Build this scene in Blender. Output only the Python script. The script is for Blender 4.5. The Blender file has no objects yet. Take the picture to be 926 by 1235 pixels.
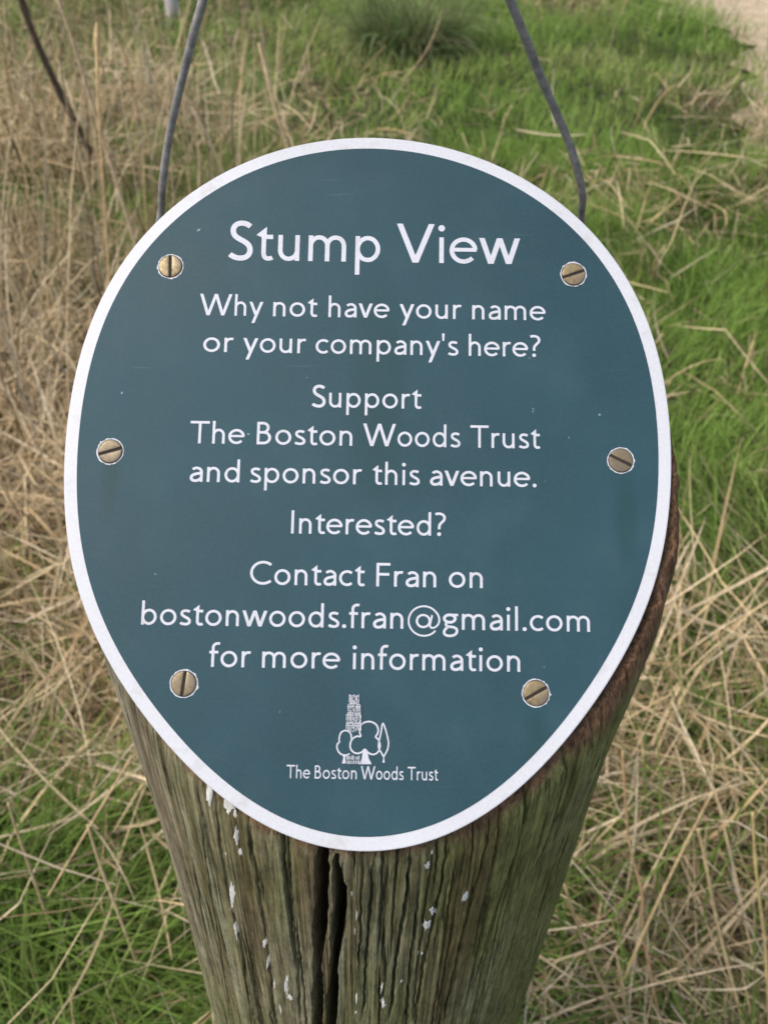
import bpy, bmesh, math, random
import numpy as np
from mathutils import Matrix, Vector

SC = bpy.context.scene
COL = SC.collection

# ------------------------------------------------------------------ camera, sky, sun, exposure
CAM_H = 1.2
CR = np.array([[0.9995076, -0.0313765, 0.0], [0.0210957, 0.6720082, -0.7402432], [0.0232263, 0.7398787, 0.6723392]])                      # camera axes written in world axes
F_PX, CX, CY = 1100.0, 463.0, 617.5
cam_d = bpy.data.cameras.new('camera')
cam_d.sensor_fit = 'VERTICAL'
cam_d.sensor_height = 36.0
cam_d.lens = 36.0 * F_PX / 1235.0
cam_d.clip_start = 0.01
cam_d.clip_end = 500.0
cam_d.dof.use_dof = True
cam_d.dof.focus_distance = 0.34
cam_d.dof.aperture_fstop = 18.0
cam = bpy.data.objects.new('camera', cam_d)
COL.objects.link(cam)
M = Matrix([list(r) for r in CR]).to_4x4()
M.translation = (0, 0, CAM_H)
cam.matrix_world = M
SC.camera = cam

SUN_EL, SUN_AZ = math.radians(58), math.radians(-108)     # azimuth from +Y, clockwise
world = bpy.data.worlds.new('World')
SC.world = world
world.use_nodes = True
wn = world.node_tree
bg = wn.nodes['Background']
sky = wn.nodes.new('ShaderNodeTexSky')
sky.sky_type = 'NISHITA'
sky.sun_disc = False
sky.sun_elevation = SUN_EL
sky.sun_rotation = SUN_AZ
sky.air_density = 1.0
sky.dust_density = 4.0
sky.ozone_density = 1.0
wn.links.new(sky.outputs[0], bg.inputs[0])
bg.inputs[1].default_value = 0.12
sun_d = bpy.data.lights.new('sun', 'SUN')
sun_d.energy = 1.4
sun_d.angle = math.radians(28)
sun_d.color = (1.0, 0.95, 0.87)
sun = bpy.data.objects.new('sun', sun_d)
COL.objects.link(sun)
sd = Vector((math.sin(SUN_AZ) * math.cos(SUN_EL), math.cos(SUN_AZ) * math.cos(SUN_EL), math.sin(SUN_EL)))
sun.rotation_euler = sd.to_track_quat('Z', 'Y').to_euler()
SC.view_settings.view_transform = 'Standard'
SC.view_settings.look = 'None'
SC.view_settings.gamma = 1.0
SC.view_settings.use_curve_mapping = False
SC.view_settings.exposure = 0.62
SC.render.engine = 'CYCLES'
SC.cycles.max_bounces = 6
SC.cycles.transparent_max_bounces = 4

# ------------------------------------------------------------------ helpers
def tag(o, label=None, cat=None, group=None, kind=None):
    if label: o['label'] = label
    if cat: o['category'] = cat
    if group: o['group'] = group
    if kind: o['kind'] = kind
    return o

def link(name, me, mat=None, parent=None):
    o = bpy.data.objects.new(name, me)
    COL.objects.link(o)
    if mat: me.materials.append(mat)
    if parent: o.parent = parent
    return o

def np_mesh(name, V, Fq, mat=None, parent=None, col=None, smooth=True):
    """V (n,3), Fq (m,4) quads or (m,3) tris -> one mesh object"""
    V = np.ascontiguousarray(V, dtype=np.float32)
    Fq = np.ascontiguousarray(Fq, dtype=np.int32)
    me = bpy.data.meshes.new(name)
    k = Fq.shape[1]
    me.vertices.add(len(V)); me.vertices.foreach_set('co', V.ravel())
    me.loops.add(Fq.size); me.loops.foreach_set('vertex_index', Fq.ravel())
    me.polygons.add(len(Fq))
    me.polygons.foreach_set('loop_start', np.arange(0, Fq.size, k, dtype=np.int32))
    me.polygons.foreach_set('use_smooth', np.full(len(Fq), smooth, dtype=bool))
    if col is not None:
        c = np.ones((len(V), 4), dtype=np.float32); c[:, :3] = col
        at = me.color_attributes.new('tint', 'FLOAT_COLOR', 'POINT')
        at.data.foreach_set('color', c.ravel())
    me.update(calc_edges=True)
    me.validate()
    return link(name, me, mat, parent)

def poly_mesh(name, V, faces, mat=None, parent=None, smooth=False):
    me = bpy.data.meshes.new(name)
    me.from_pydata([tuple(map(float, v)) for v in V], [], faces)
    if smooth:
        me.polygons.foreach_set('use_smooth', [True] * len(me.polygons))
    me.update()
    return link(name, me, mat, parent)

class NB:
    """small node-graph helper"""
    def __init__(self, name):
        self.m = bpy.data.materials.new(name); self.m.use_nodes = True
        self.t = self.m.node_tree; self.p = self.t.nodes['Principled BSDF']
        self.out = self.t.nodes['Material Output']
    def n(self, typ, **kw):
        nd = self.t.nodes.new(typ)
        for k, v in kw.items(): setattr(nd, k, v)
        return nd
    def l(self, a, b): self.t.links.new(a, b)
    def noise(self, vec, scale, detail=3, rough=.5, dist=0):
        nd = self.n('ShaderNodeTexNoise')
        nd.inputs['Scale'].default_value = scale; nd.inputs['Detail'].default_value = detail
        nd.inputs['Roughness'].default_value = rough; nd.inputs['Distortion'].default_value = dist
        if vec: self.l(vec, nd.inputs['Vector'])
        return nd.outputs[0]
    def obj(self, scale=None):
        tc = self.n('ShaderNodeTexCoord')
        if scale is None: return tc.outputs['Object']
        mp = self.n('ShaderNodeMapping'); mp.inputs['Scale'].default_value = scale
        self.l(tc.outputs['Object'], mp.inputs['Vector']); return mp.outputs[0]
    def ramp(self, fac, stops):
        r = self.n('ShaderNodeValToRGB'); e = r.color_ramp.elements
        while len(e) < len(stops): e.new(.5)
        for el, (p, c) in zip(e, stops):
            el.position = p; el.color = (*c, 1) if len(c) == 3 else c
        self.l(fac, r.inputs[0]); return r.outputs[0]
    def mix(self, fac, a, b, mode='MIX'):
        m = self.n('ShaderNodeMix', data_type='RGBA', blend_type=mode)
        if isinstance(fac, (int, float)): m.inputs[0].default_value = fac
        else: self.l(fac, m.inputs[0])
        for i, x in ((6, a), (7, b)):
            if isinstance(x, tuple): m.inputs[i].default_value = (*x, 1)
            else: self.l(x, m.inputs[i])
        return m.outputs[2]
    def bump(self, h, strength, dist):
        b = self.n('ShaderNodeBump'); b.inputs['Strength'].default_value = strength
        b.inputs['Distance'].default_value = dist
        self.l(h, b.inputs['Height']); self.l(b.outputs[0], self.p.inputs['Normal'])

G3 = lambda a: (a, a, a)

# --- value noise on arrays
_TAB = {}
def vnoise(x, y, seed=0):
    x = np.asarray(x, float); y = np.asarray(y, float)
    if seed not in _TAB: _TAB[seed] = np.random.RandomState(seed).rand(256, 256)
    tab = _TAB[seed]
    xi = np.floor(x).astype(int); yi = np.floor(y).astype(int)
    fx = x - xi; fy = y - yi
    fx = fx * fx * (3 - 2 * fx); fy = fy * fy * (3 - 2 * fy)
    g = lambda a, b: tab[a & 255, b & 255]
    return (g(xi, yi) * (1 - fx) + g(xi + 1, yi) * fx) * (1 - fy) + (g(xi, yi + 1) * (1 - fx) + g(xi + 1, yi + 1) * fx) * fy

def fbm(x, y, seed=0, oct=4, gain=.5):
    s = 0; a = 1; t = 0
    for i in range(oct):
        s = s + a * vnoise(np.asarray(x) * 2 ** i, np.asarray(y) * 2 ** i, seed + i); t += a; a *= gain
    return s / t

def ray_dir(px, py):
    """direction in the world of a point of the photograph (926 x 1235)"""
    return CR @ np.array([(px - CX) / F_PX, -(py - CY) / F_PX, -1.0])

def at_depth(px, py, dist):
    r = ray_dir(px, py)
    return np.array([0, 0, CAM_H]) + r * dist

# ------------------------------------------------------------------ materials
def mat_blade(name, transl=.3, rough=.6):
    b = NB(name)
    a = b.n('ShaderNodeVertexColor'); a.layer_name = 'tint'
    n = b.noise(b.obj(), 160, 2)
    c = b.mix(1.0, a.outputs[0], b.ramp(n, [(.3, G3(.75)), (.7, G3(1.2))]), 'MULTIPLY')
    b.l(c, b.p.inputs['Base Color']); b.p.inputs['Roughness'].default_value = rough
    b.p.inputs['Specular IOR Level'].default_value = .12
    tr = b.n('ShaderNodeBsdfTranslucent'); b.l(c, tr.inputs[0])
    mx = b.n('ShaderNodeMixShader'); mx.inputs[0].default_value = transl
    b.l(b.p.outputs[0], mx.inputs[1]); b.l(tr.outputs[0], mx.inputs[2]); b.l(mx.outputs[0], b.out.inputs[0])
    return b.m

M_GREEN = mat_blade('green_blades', .32, .65)
M_DRY = mat_blade('dry_blades', .2, .85)

def mat_soil():
    b = NB('thatchy_soil')
    o = b.obj()
    n1 = b.noise(o, 3.0, 5, .6); n2 = b.noise(o, 40, 4, .6)
    c = b.ramp(n2, [(.3, (.022, .016, .009)), (.55, (.055, .040, .021)), (.75, (.11, .082, .045))])
    g = b.ramp(n2, [(.3, (.02, .03, .009)), (.7, (.06, .085, .022))])
    c = b.mix(b.ramp(n1, [(.42, G3(0)), (.58, G3(1))]), c, g)
    b.l(c, b.p.inputs['Base Color']); b.p.inputs['Roughness'].default_value = .95
    b.bump(n2, .8, .03)
    return b.m

def mat_gravel():
    b = NB('gravel')
    o = b.obj()
    v = b.n('ShaderNodeTexVoronoi'); v.inputs['Scale'].default_value = 55; b.l(o, v.inputs['Vector'])
    n = b.noise(o, 9, 5, .6)
    c = b.mix(.45, b.ramp(n, [(.3, (.38, .28, .16)), (.7, (.66, .53, .35))]), b.ramp(v.outputs['Color'], [(0, (.28, .21, .14)), (1, (.60, .50, .37))]))
    b.l(c, b.p.inputs['Base Color']); b.p.inputs['Roughness'].default_value = .9
    b.bump(v.outputs['Distance'], .7, .01)
    return b.m

def mat_wood():
    b = NB('weathered_wood')
    a = b.n('ShaderNodeVertexColor'); a.layer_name = 'tint'
    fine = b.noise(b.obj((900, 900, 26)), 1.0, 5, .7)
    pit = b.noise(b.obj((260, 260, 90)), 1.0, 5, .75)
    spot = b.noise(b.obj((60, 60, 25)), 1.0, 4, .65)
    c = b.mix(1.0, a.outputs[0], b.ramp(fine, [(.36, G3(.36)), (.47, G3(1.0)), (.66, G3(1.4))]), 'MULTIPLY')
    c = b.mix(1.0, c, b.ramp(pit, [(.34, G3(.62)), (.5, G3(1.05)), (.66, G3(1.35))]), 'MULTIPLY')
    c = b.mix(1.0, c, b.ramp(spot, [(.3, (.72, .74, .66)), (.6, G3(1.1))]), 'MULTIPLY')
    b.l(c, b.p.inputs['Base Color'])
    b.p.inputs['Roughness'].default_value = .85; b.p.inputs['Specular IOR Level'].default_value = .25
    b.bump(fine, .9, .0016)
    return b.m

STAINS_AND_REFLECTION = [(.086, -.005, .005, .020), (-.0845, .004, .004, .016), (.056, -.080, .006, .016), (.0035, .036, .012, .05)]
def mat_sign(name, base, rough, dirt, spec=.5):
    b = NB(name)
    o = b.obj()
    n1 = b.noise(o, 18, 4, .55); n2 = b.noise(o, 900, 2, .5)
    lo = tuple(x * (1 - dirt) for x in base); hi = tuple(min(1, x * (1 + dirt * .7)) for x in base)
    c = b.ramp(n1, [(.3, lo), (.7, hi)])
    c = b.mix(b.ramp(n2, [(.35, G3(0)), (.65, G3(.25))]), c, tuple(min(1, x * 1.25 + .01) for x in base))
    if name == 'sign_green':
        # pale nicks and rubbed spots in the laminate
        sp = b.noise(b.obj((1, 1.0, 1)), 210, 2, .5)
        c = b.mix(b.ramp(sp, [(.755, G3(0)), (.785, G3(.6))]), c, (.40, .47, .50))
        sc = b.noise(b.obj((30, 700, 1)), 1.0, 2, .5)
        c = b.mix(b.ramp(sc, [(.71, G3(0)), (.76, G3(.08))]), c, (.25, .33, .35))
        du = b.noise(o, 34, 6, .68)
        c = b.mix(b.ramp(du, [(.50, G3(0)), (.72, G3(.07))]), c, (.16, .20, .19))
        st = b.noise(b.obj((55, 5, 1)), 1.0, 3, .6)
        c = b.mix(b.ramp(st, [(.35, G3(.16)), (.6, G3(0))]), c, (.014, .052, .058))
        # drip stains under three of the screws, plus a dim reflection painted mid-sign
        for (dx, dy, w_, h_) in STAINS_AND_REFLECTION:
            mp = b.n('ShaderNodeMapping'); b.l(o, mp.inputs['Vector'])
            mp.inputs['Scale'].default_value = (1 / w_, 1 / h_, 1); mp.inputs['Location'].default_value = (-dx / w_, -dy / h_, 0)
            gr_ = b.n('ShaderNodeTexGradient', gradient_type='SPHERICAL'); b.l(mp.outputs[0], gr_.inputs[0])
            c = b.mix(b.ramp(gr_.outputs['Fac'], [(0, G3(0)), (.6, G3(.42))]), c, (.012, .046, .046))
    else:
        gr = b.noise(o, 75, 5, .7)
        c = b.mix(b.ramp(gr, [(.55, G3(0)), (.75, G3(.5))]), c, (.36, .33, .29))
    b.l(c, b.p.inputs['Base Color'])
    b.l(b.ramp(n1, [(.3, G3(rough - .06)), (.7, G3(rough + .08))]), b.p.inputs['Roughness'])
    b.p.inputs['Specular IOR Level'].default_value = spec
    b.bump(n2, .06, .0002)
    return b.m

M_SIGN_G = mat_sign('sign_green', (.0205, .064, .081), .55, .16, .28)
M_SIGN_W = mat_sign('sign_white', (.585, .595, .62), .45, .05)
M_INK = mat_sign('engraved_white', (.55, .565, .61), .5, .05)

def mat_brass():
    b = NB('dull_brass')
    o = b.obj()
    n = b.noise(o, 420, 4, .65); n2 = b.noise(o, 120, 3, .6)
    c = b.ramp(n, [(.3, (.12, .085, .045)), (.52, (.36, .27, .12)), (.75, (.50, .42, .24))])
    c = b.mix(b.ramp(n2, [(.5, G3(0)), (.65, G3(.6))]), c, (.20, .165, .13))
    oi = b.n('ShaderNodeObjectInfo')
    c = b.mix(b.ramp(oi.outputs['Random'], [(0, G3(.3)), (1, G3(.8))]), c, (.17, .14, .10))
    b.l(c, b.p.inputs['Base Color']); b.p.inputs['Metallic'].default_value = .4
    b.l(b.ramp(n, [(.3, G3(.6)), (.7, G3(.38))]), b.p.inputs['Roughness'])
    b.bump(n, .3, .0002)
    return b.m
M_BRASS = mat_brass()

def mat_plain(name, col, rough, scale=200, var=.25, metal=0, bump=.2, bd=.0003):
    b = NB(name)
    n = b.noise(b.obj(), scale, 4, .6)
    b.l(b.ramp(n, [(.3, tuple(x * (1 - var) for x in col)), (.7, tuple(min(1, x * (1 + var)) for x in col))]), b.p.inputs['Base Color'])
    b.p.inputs['Roughness'].default_value = rough; b.p.inputs['Metallic'].default_value = metal
    b.bump(n, bump, bd)
    return b.m
M_SLOT = mat_plain('slot_grime_shade', (.035, .025, .02), .9)  # grime colour, deepened to supply the shade a shallow slot lacks
def mat_drop():
    b = NB('chalky_white')
    n = b.noise(b.obj((700, 700, 350)), 1.0, 5, .7)
    c = b.ramp(n, [(.30, (.34, .30, .22)), (.38, (.70, .68, .61)), (.55, (.82, .81, .76))])
    b.l(c, b.p.inputs['Base Color']); b.p.inputs['Roughness'].default_value = .9
    b.bump(n, .5, .0004)
    return b.m
M_DROP = mat_drop()
M_WIRE = mat_plain('galvanised_wire', (.26, .25, .235), .6, 260, .4, .12, .4, .0003)
M_STEM = mat_plain('dark_stem', (.13, .095, .07), .85, 60, .35)
M_PALE = mat_plain('pale_stake', (.55, .50, .50), .8, 20, .2)

# ------------------------------------------------------------------ ground and path
def ground():
    n = 140
    xs = np.sign(np.linspace(-1, 1, n)) * np.abs(np.linspace(-1, 1, n)) ** 3 * 60
    ys = np.sign(np.linspace(-1, 1, n)) * np.abs(np.linspace(-1, 1, n)) ** 3 * 60 + 2
    X, Y = np.meshgrid(xs, ys)
    Z = (fbm(X * 1.3 + 40, Y * 1.3 + 40, 5, 4) - .5) * .05
    V = np.stack([X, Y, Z - .03], -1).reshape(-1, 3)
    i = np.arange(n * n).reshape(n, n)
    F = np.stack([i[:-1, :-1], i[:-1, 1:], i[1:, 1:], i[1:, :-1]], -1).reshape(-1, 4)
    o = np_mesh('ground', V, F, mat_soil())
    tag(o, 'brown thatchy soil under the long grass around the post', 'ground', kind='structure')
ground()

def path_edge(y):
    return 1.37 + .05 * np.sin(y * 3.1) + .10 * np.sin(y * 1.3 + 1) - .08 * (y - 5)

def path():
    ys = np.linspace(-4, 14, 200); t = np.linspace(0, 1, 36)
    Y, T = np.meshgrid(ys, t, indexing='ij')
    X = path_edge(Y) + T * 3.0 + (1 - T) * (fbm(Y * 7, T * 0 + 3, 9, 3) - .5) * .5
    Z = .012 + (fbm(X * 25, Y * 25, 3, 3) - .5) * .02 - .014 * (1 - np.clip(T * 5, 0, 1)) ** 2
    i = np.arange(Y.size).reshape(Y.shape)
    F = np.stack([i[:-1, :-1], i[:-1, 1:], i[1:, 1:], i[1:, :-1]], -1).reshape(-1, 4)
    o = np_mesh('path', np.stack([X, Y, Z], -1).reshape(-1, 3), F, mat_gravel())
    tag(o, 'pinkish tan gravel path at the far right beyond the green grass', 'path', kind='structure')
path()

# ------------------------------------------------------------------ the post
PAX, PAY, PR = -0.0021, 0.238, 0.0985          # axis and radius
NRM = np.array([-0.005178621236114522, -0.6191778718197398, 0.7852336881023831]); UU = np.array([0.9998769633380087, 0.008420897483155354, 0.013234299057379821]); VV = np.array([-0.01480675751320458, 0.7852056109926596, 0.6190580816026788])
P0 = np.array([-0.006462186363154771, 0.22664893092286084, -0.19963832147224245]) + np.array([0, 0, CAM_H])
PANEL_T = .0032
CUT0 = P0 - NRM * (PANEL_T + .0003)            # a point of the slanted cut

ZCAP = P0[2] + .100 * VV[2]                     # the back of the top is sawn off level
def ztop(th, rr):
    x = PAX + rr * np.sin(th); y = PAY - rr * np.cos(th)    # th = 0 faces the camera
    return np.minimum(CUT0[2] - (NRM[0] * (x - CUT0[0]) + NRM[1] * (y - CUT0[1])) / NRM[2], ZCAP)

def post_hit(px, py):
    """theta, z where the sight line of a photo pixel meets the mean post surface"""
    d = ray_dir(px, py)
    ox, oy = -PAX, -PAY
    A = d[0] ** 2 + d[1] ** 2; B = 2 * (d[0] * ox + d[1] * oy); C = ox * ox + oy * oy - PR ** 2
    t = (-B - math.sqrt(max(0, B * B - 4 * A * C))) / (2 * A)
    x, y, z = t * d[0], t * d[1], CAM_H + t * d[2]
    return math.atan2(x - PAX, -(y - PAY)), z

CHECKS = []                                     # theta path, z path, width, depth
def check(pts, w, dep):
    h = [post_hit(*p) for p in pts]
    z = np.array([a[1] for a in h]); th = np.array([a[0] for a in h]); o = np.argsort(z)
    CHECKS.append((th[o], z[o], w, dep))
check([(387, 1010), (388, 1060), (386, 1110), (383, 1170), (382, 1235), (380, 1330)], .0019, .045)
check([(404, 1035), (410, 1080), (407, 1130), (402, 1180), (399, 1235), (395, 1330)], .0019, .045)
check([(258, 975), (268, 1040), (276, 1085), (290, 1140), (302, 1235)], .00054, .0048)
check([(300, 1000), (312, 1080), (322, 1150), (330, 1235)], .00045, .0036)
check([(450, 1040), (446, 1100), (441, 1170), (437, 1235)], .00049, .0036)
check([(497, 1025), (488, 1100), (478, 1160), (470, 1235)], .00058, .0042)
check([(545, 1005), (530, 1080), (515, 1150), (500, 1235)], .00049, .0036)
check([(600, 985), (580, 1050), (558, 1130), (535, 1235)], .00054, .0036)
check([(650, 955), (628, 1020), (600, 1100), (570, 1200)], .00058, .0042)
check([(705, 905), (690, 950), (668, 1000), (640, 1060)], .00072, .0048)
check([(745, 850), (733, 885), (715, 930), (690, 985)], .00063, .0048)
check([(240, 985), (250, 1050), (262, 1130), (276, 1220)], .00040, .0030)
check([(205, 935), (222, 1000), (238, 1080), (256, 1180)], .00045, .0030)
check([(345, 1030), (352, 1100), (358, 1160), (360, 1235)], .00045, .0030)
_rs = np.random.RandomState(11)
for k in range(240):
    th0 = _rs.uniform(-1.7, 1.7); z0 = _rs.uniform(.55, 1.02); L = _rs.uniform(.03, .16)
    zz = np.linspace(z0 - L, z0, 5)
    CHECKS.append((th0 + np.cumsum(_rs.normal(0, .0025, 5)), zz, _rs.uniform(.0003, .0006), _rs.uniform(.0012, .0035)))
BULGE = 0.0055

def surf_r(th, z, detail=True):
    th = np.asarray(th, float); z = np.asarray(z, float)
    s = th * PR
    r = PR + .0016 * (fbm(th * 1.7 + 20, z * 4 + 7, 31, 3) - .5)
    # swelling on the right just under the cut
    r = r + BULGE * np.exp(-((th - 1.45) / .42) ** 2) * np.exp(-((ztop(th, PR) - z) / .05) ** 2)
    r = r + .0068 * np.exp(-((th + 1.5) / .40) ** 2) * np.exp(-((ztop(th, PR) - z) / .085) ** 2)
    if detail:
        warp = .0014 * (fbm(s * 40, z * 9, 77, 3) - .5)
        g1 = fbm((s + warp) * 430 + 50, z * 6 + 3, 41, 3)
        g2 = vnoise((s + warp) * 900, z * 16, 55)
        g3 = fbm((s + warp) * 120, z * 5, 91, 2)
        r = r - .0022 * np.clip(g1 - .52, 0, 1) - .0005 * g2 - .0012 * np.abs(g3 - .5)
        for cth, cz, w, dep in CHECKS:
            zlo, zhi = cz[0], cz[-1]
            m = (z > zlo - .03) & (z < zhi + .03)
            if not m.any(): continue
            c = np.interp(z, cz, cth)
            wob = (.0005 if w > .001 else .0005) * (vnoise(z * 90, z * 0 + dep * 999, 13) - .5) + .0007 * (vnoise(z * 260, z * 0 + dep * 777, 14) - .5)
            end = np.clip((z - zlo + (.03 if zlo < .75 else 0)) / .02, 0, 1) * np.clip((zhi - z + (.03 if w > .002 else 0)) / .02, 0, 1)
            ww = w * (.25 + .75 * end) * (.75 + .5 * vnoise(z * 45, z * 0 + w * 9999, 15))
            dd = np.abs((th - c) * PR + wob)
            r = r - dep * end * (np.clip((1.2 - dd / ww) * 2.6, 0, 1) if w > .001 else np.clip(1.25 - dd / ww, 0, 1) ** .7) * m
        # ragged, crumbled rim of the cut
        sd_ = ztop(th, PR) - z
        rim = np.exp(-sd_ / .006)
        r = r - rim * (.0012 + .0035 * fbm(th * 26, z * 60, 17, 3) * (th > .2) + .002 * fbm(th * 40, z * 90, 18, 2))
    return r

M_WOOD = mat_wood()

def post():
    a = np.linspace(-1.95, 1.95, 1500); back = np.linspace(1.95, 2 * math.pi - 1.95, 120)[1:-1]
    th = np.concatenate([a, back]); nt = len(th)
    thw = (th + math.pi) % (2 * math.pi) - math.pi
    s = np.concatenate([np.linspace(0, .012, 18) ** 1.0, np.linspace(.0135, .40, 280), np.linspace(.43, .8, 18)])
    zt = ztop(thw, PR)
    T = np.repeat(thw[None], len(s), 0)
    Z = zt[None] - s[:, None]
    low = zt - s[-1]
    rows = [np.full(nt, 0) + low * f for f in (.6, .25, -.1)]
    Zr = np.concatenate([Z, np.stack(rows)], 0); T = np.repeat(thw[None], len(Zr), 0)
    r = surf_r(T, Zr)
    # the cut face itself: rings inwards in the plane of the cut
    X = PAX + r * np.sin(T); Y = PAY - r * np.cos(T)
    top = np.stack([X[0], Y[0], Zr[0]], -1)
    V = [np.stack([X, Y, Zr], -1).reshape(-1, 3)]
    i = np.arange(len(Zr) * nt).reshape(len(Zr), nt)
    q = lambda A, B: np.stack([A, B, np.roll(B, -1), np.roll(A, -1)], -1)
    F = [np.stack([i[:-1], i[1:], np.roll(i[1:], -1, 1), np.roll(i[:-1], -1, 1)], -1).reshape(-1, 4)]
    prev = i[0]; base = i.size
    cols_cap = []
    for k, f in enumerate((.985, .96, .9, .6, .2, .02)):
        rr = r[0] * f
        x = PAX + rr * np.sin(thw); y = PAY - rr * np.cos(thw)
        z = ztop(thw, rr) - .0006 - .0010 * fbm(thw * 30, f * 40 + thw * 0, 21, 2) * (f > .8)
        idx = np.arange(base, base + nt); base += nt
        V.append(np.stack([x, y, z], -1)); F.append(np.stack([prev, np.roll(prev, -1), np.roll(idx, -1), idx], -1)); prev = idx
    V = np.concatenate(V); F = np.concatenate(F)
    # natural colour of the wood: grey-brown grain, algae on the right, raw red-brown rim
    thf, zf = T.ravel(), Zr.ravel(); sf = thf * PR
    gr = (.6 * fbm(sf * 260 + 5, zf * 5, 61, 3) + .4 * fbm(sf * 900 + 5, zf * 9, 65, 2))[:, None]; pa = fbm(sf * 22 + 9, zf * 9 + 4, 63, 4)[:, None]
    grey = np.array([.34, .318, .21]); brown = np.array([.165, .136, .074]); alg = np.array([.185, .19, .062]); red = np.array([.19, .105, .060])
    pale = np.array([.38, .345, .27])
    c = brown + (grey - brown) * np.clip((gr - .36) * 3.6, 0, 1)
    wa = np.clip(.34 + .66 * np.clip((thf + .1) / 1.1, 0, 1)[:, None] + (pa - .5) * 1.6, 0, .9)
    c = c + (alg * (.75 + .6 * gr) - c) * wa
    wl = np.clip((-thf - .75) / .5, 0, 1)[:, None] * np.clip(1.2 - wa, 0, 1) * .8
    c = c + (pale - c) * wl
    st = np.clip((fbm(sf * 55 + 3, zf * 2.2, 67, 3)[:, None] - .56) * 5, 0, 1)
    c = c + (np.array([.13, .078, .04]) - c) * st * .55
    sd_ = (ztop(thf, PR) - zf)
    rw = np.where(thf > 1.1, .020, np.where(thf > .75, .010 + .01 * (thf - .75) / .35, .0045))
    wr = np.clip(1.2 - sd_ / (rw * (.55 + .9 * fbm(thf * 14, zf * 30, 71, 3))), 0, 1)[:, None]
    c = c + (red * (.6 + .9 * gr) - c) * wr
    cc = np.full((len(V), 3), .12); cc[:len(c)] = c; cc[len(c):] = (.13, .075, .04)
    o = np_mesh('wooden_post', V, F, M_WOOD, col=cc)
    tag(o, 'round weathered timber post, cracked and green with algae, slant-cut top under the oval sign', 'post')
    return o
POST = post()

def dropping(px, py, hw, hh, seed, tilt=0.0, name='bird_dropping'):
    """a thin splash of chalky white on the bark, hw/hh half sizes in photo pixels"""
    th0, z0 = post_hit(px, py)
    th1, _ = post_hit(px + 1, py); _, z1 = post_hit(px, py + 1)
    k = abs(th1 - th0); kz = abs(z1 - z0)
    rs = np.random.RandomState(seed)
    nr, na = 5, 22
    ang = np.linspace(0, 2 * math.pi, na, endpoint=False)
    rad = 1 + .35 * sum(rs.normal(0, 1) * np.cos(m * ang + rs.uniform(0, 6)) / (m ** .7) for m in (2, 3, 4, 5, 7)) * .5
    rad = np.clip(rad + rs.normal(0, .22, na), .25, 1.7)
    F = []
    f = np.concatenate([[0], np.repeat(np.arange(1, nr) / (nr - 1), na)]); ii = np.concatenate([[0], np.tile(np.arange(na), nr - 1)])
    w = f * rad[ii] * np.sin(ang[ii]) * hh; u = f * rad[ii] * np.cos(ang[ii]) * hw + w * tilt
    th = th0 + u * k; z = z0 - w * kz
    r = np.maximum(surf_r(th, z), surf_r(th, z, False) - .0016) + .0001 + .00015 * (1 - f * f)
    V = np.stack([PAX + r * np.sin(th), PAY - r * np.cos(th), z], -1)
    for i in range(na):
        F.append((0, 1 + i, 1 + (i + 1) % na))
        for j in range(nr - 2):
            a, b = 1 + j * na, 1 + (j + 1) * na
            F.append((a + i, b + i, b + (i + 1) % na, a + (i + 1) % na))
    o = poly_mesh(name, V, F, M_DROP, POST, True)
    return o
DROPS = [(249, 962, 4, 13, .12), (272, 976, 6, 9, .1), (281, 985, 3, 6, 0), (284, 1010, 3, 9, .2), (289, 1029, 3, 4, 0), (279, 1082, 4, 17, .2),
         (284, 1122, 2.5, 9, .15), (272, 1030, 1.2, 2, 0), (318, 1140, 2.5, 7, .3), (322, 1163, 2, 8, .3), (330, 1190, 2, 6, .2), (345, 1190, 3, 12, .2), (349, 1205, 4, 4, 0),
         (337, 1218, 2, 5, 0), (424, 1080, 1.5, 3, 0), (430, 1105, 1.5, 6, 0), (428, 1125, 1.2, 4, 0), (516, 1046, 4, 4, .2), (522, 1033, 1.5, 3, 0), (562, 1081, 5, 5, 0), (521, 1099, 3, 4, 0),
         (524, 1103, 4, 3, 0), (516, 1117, 7, 6, 0), (505, 1153, 1.8, 1.8, 0), (509, 1152, 1.5, 2, 0), (484, 1185, 1.8, 2.5, 0), (461, 1193, 2, 6, .1), (462, 1213, 4.5, 4.5, -.1), (430, 1205, 1.8, 6, 0), (429, 1223, 1.5, 2, 0), (443, 1029, 6, 2.5, 0)]
for k, (x, y, a, b, t) in enumerate(DROPS): dropping(x, y, a * .7, b * .95, 100 + k, -t)

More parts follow.
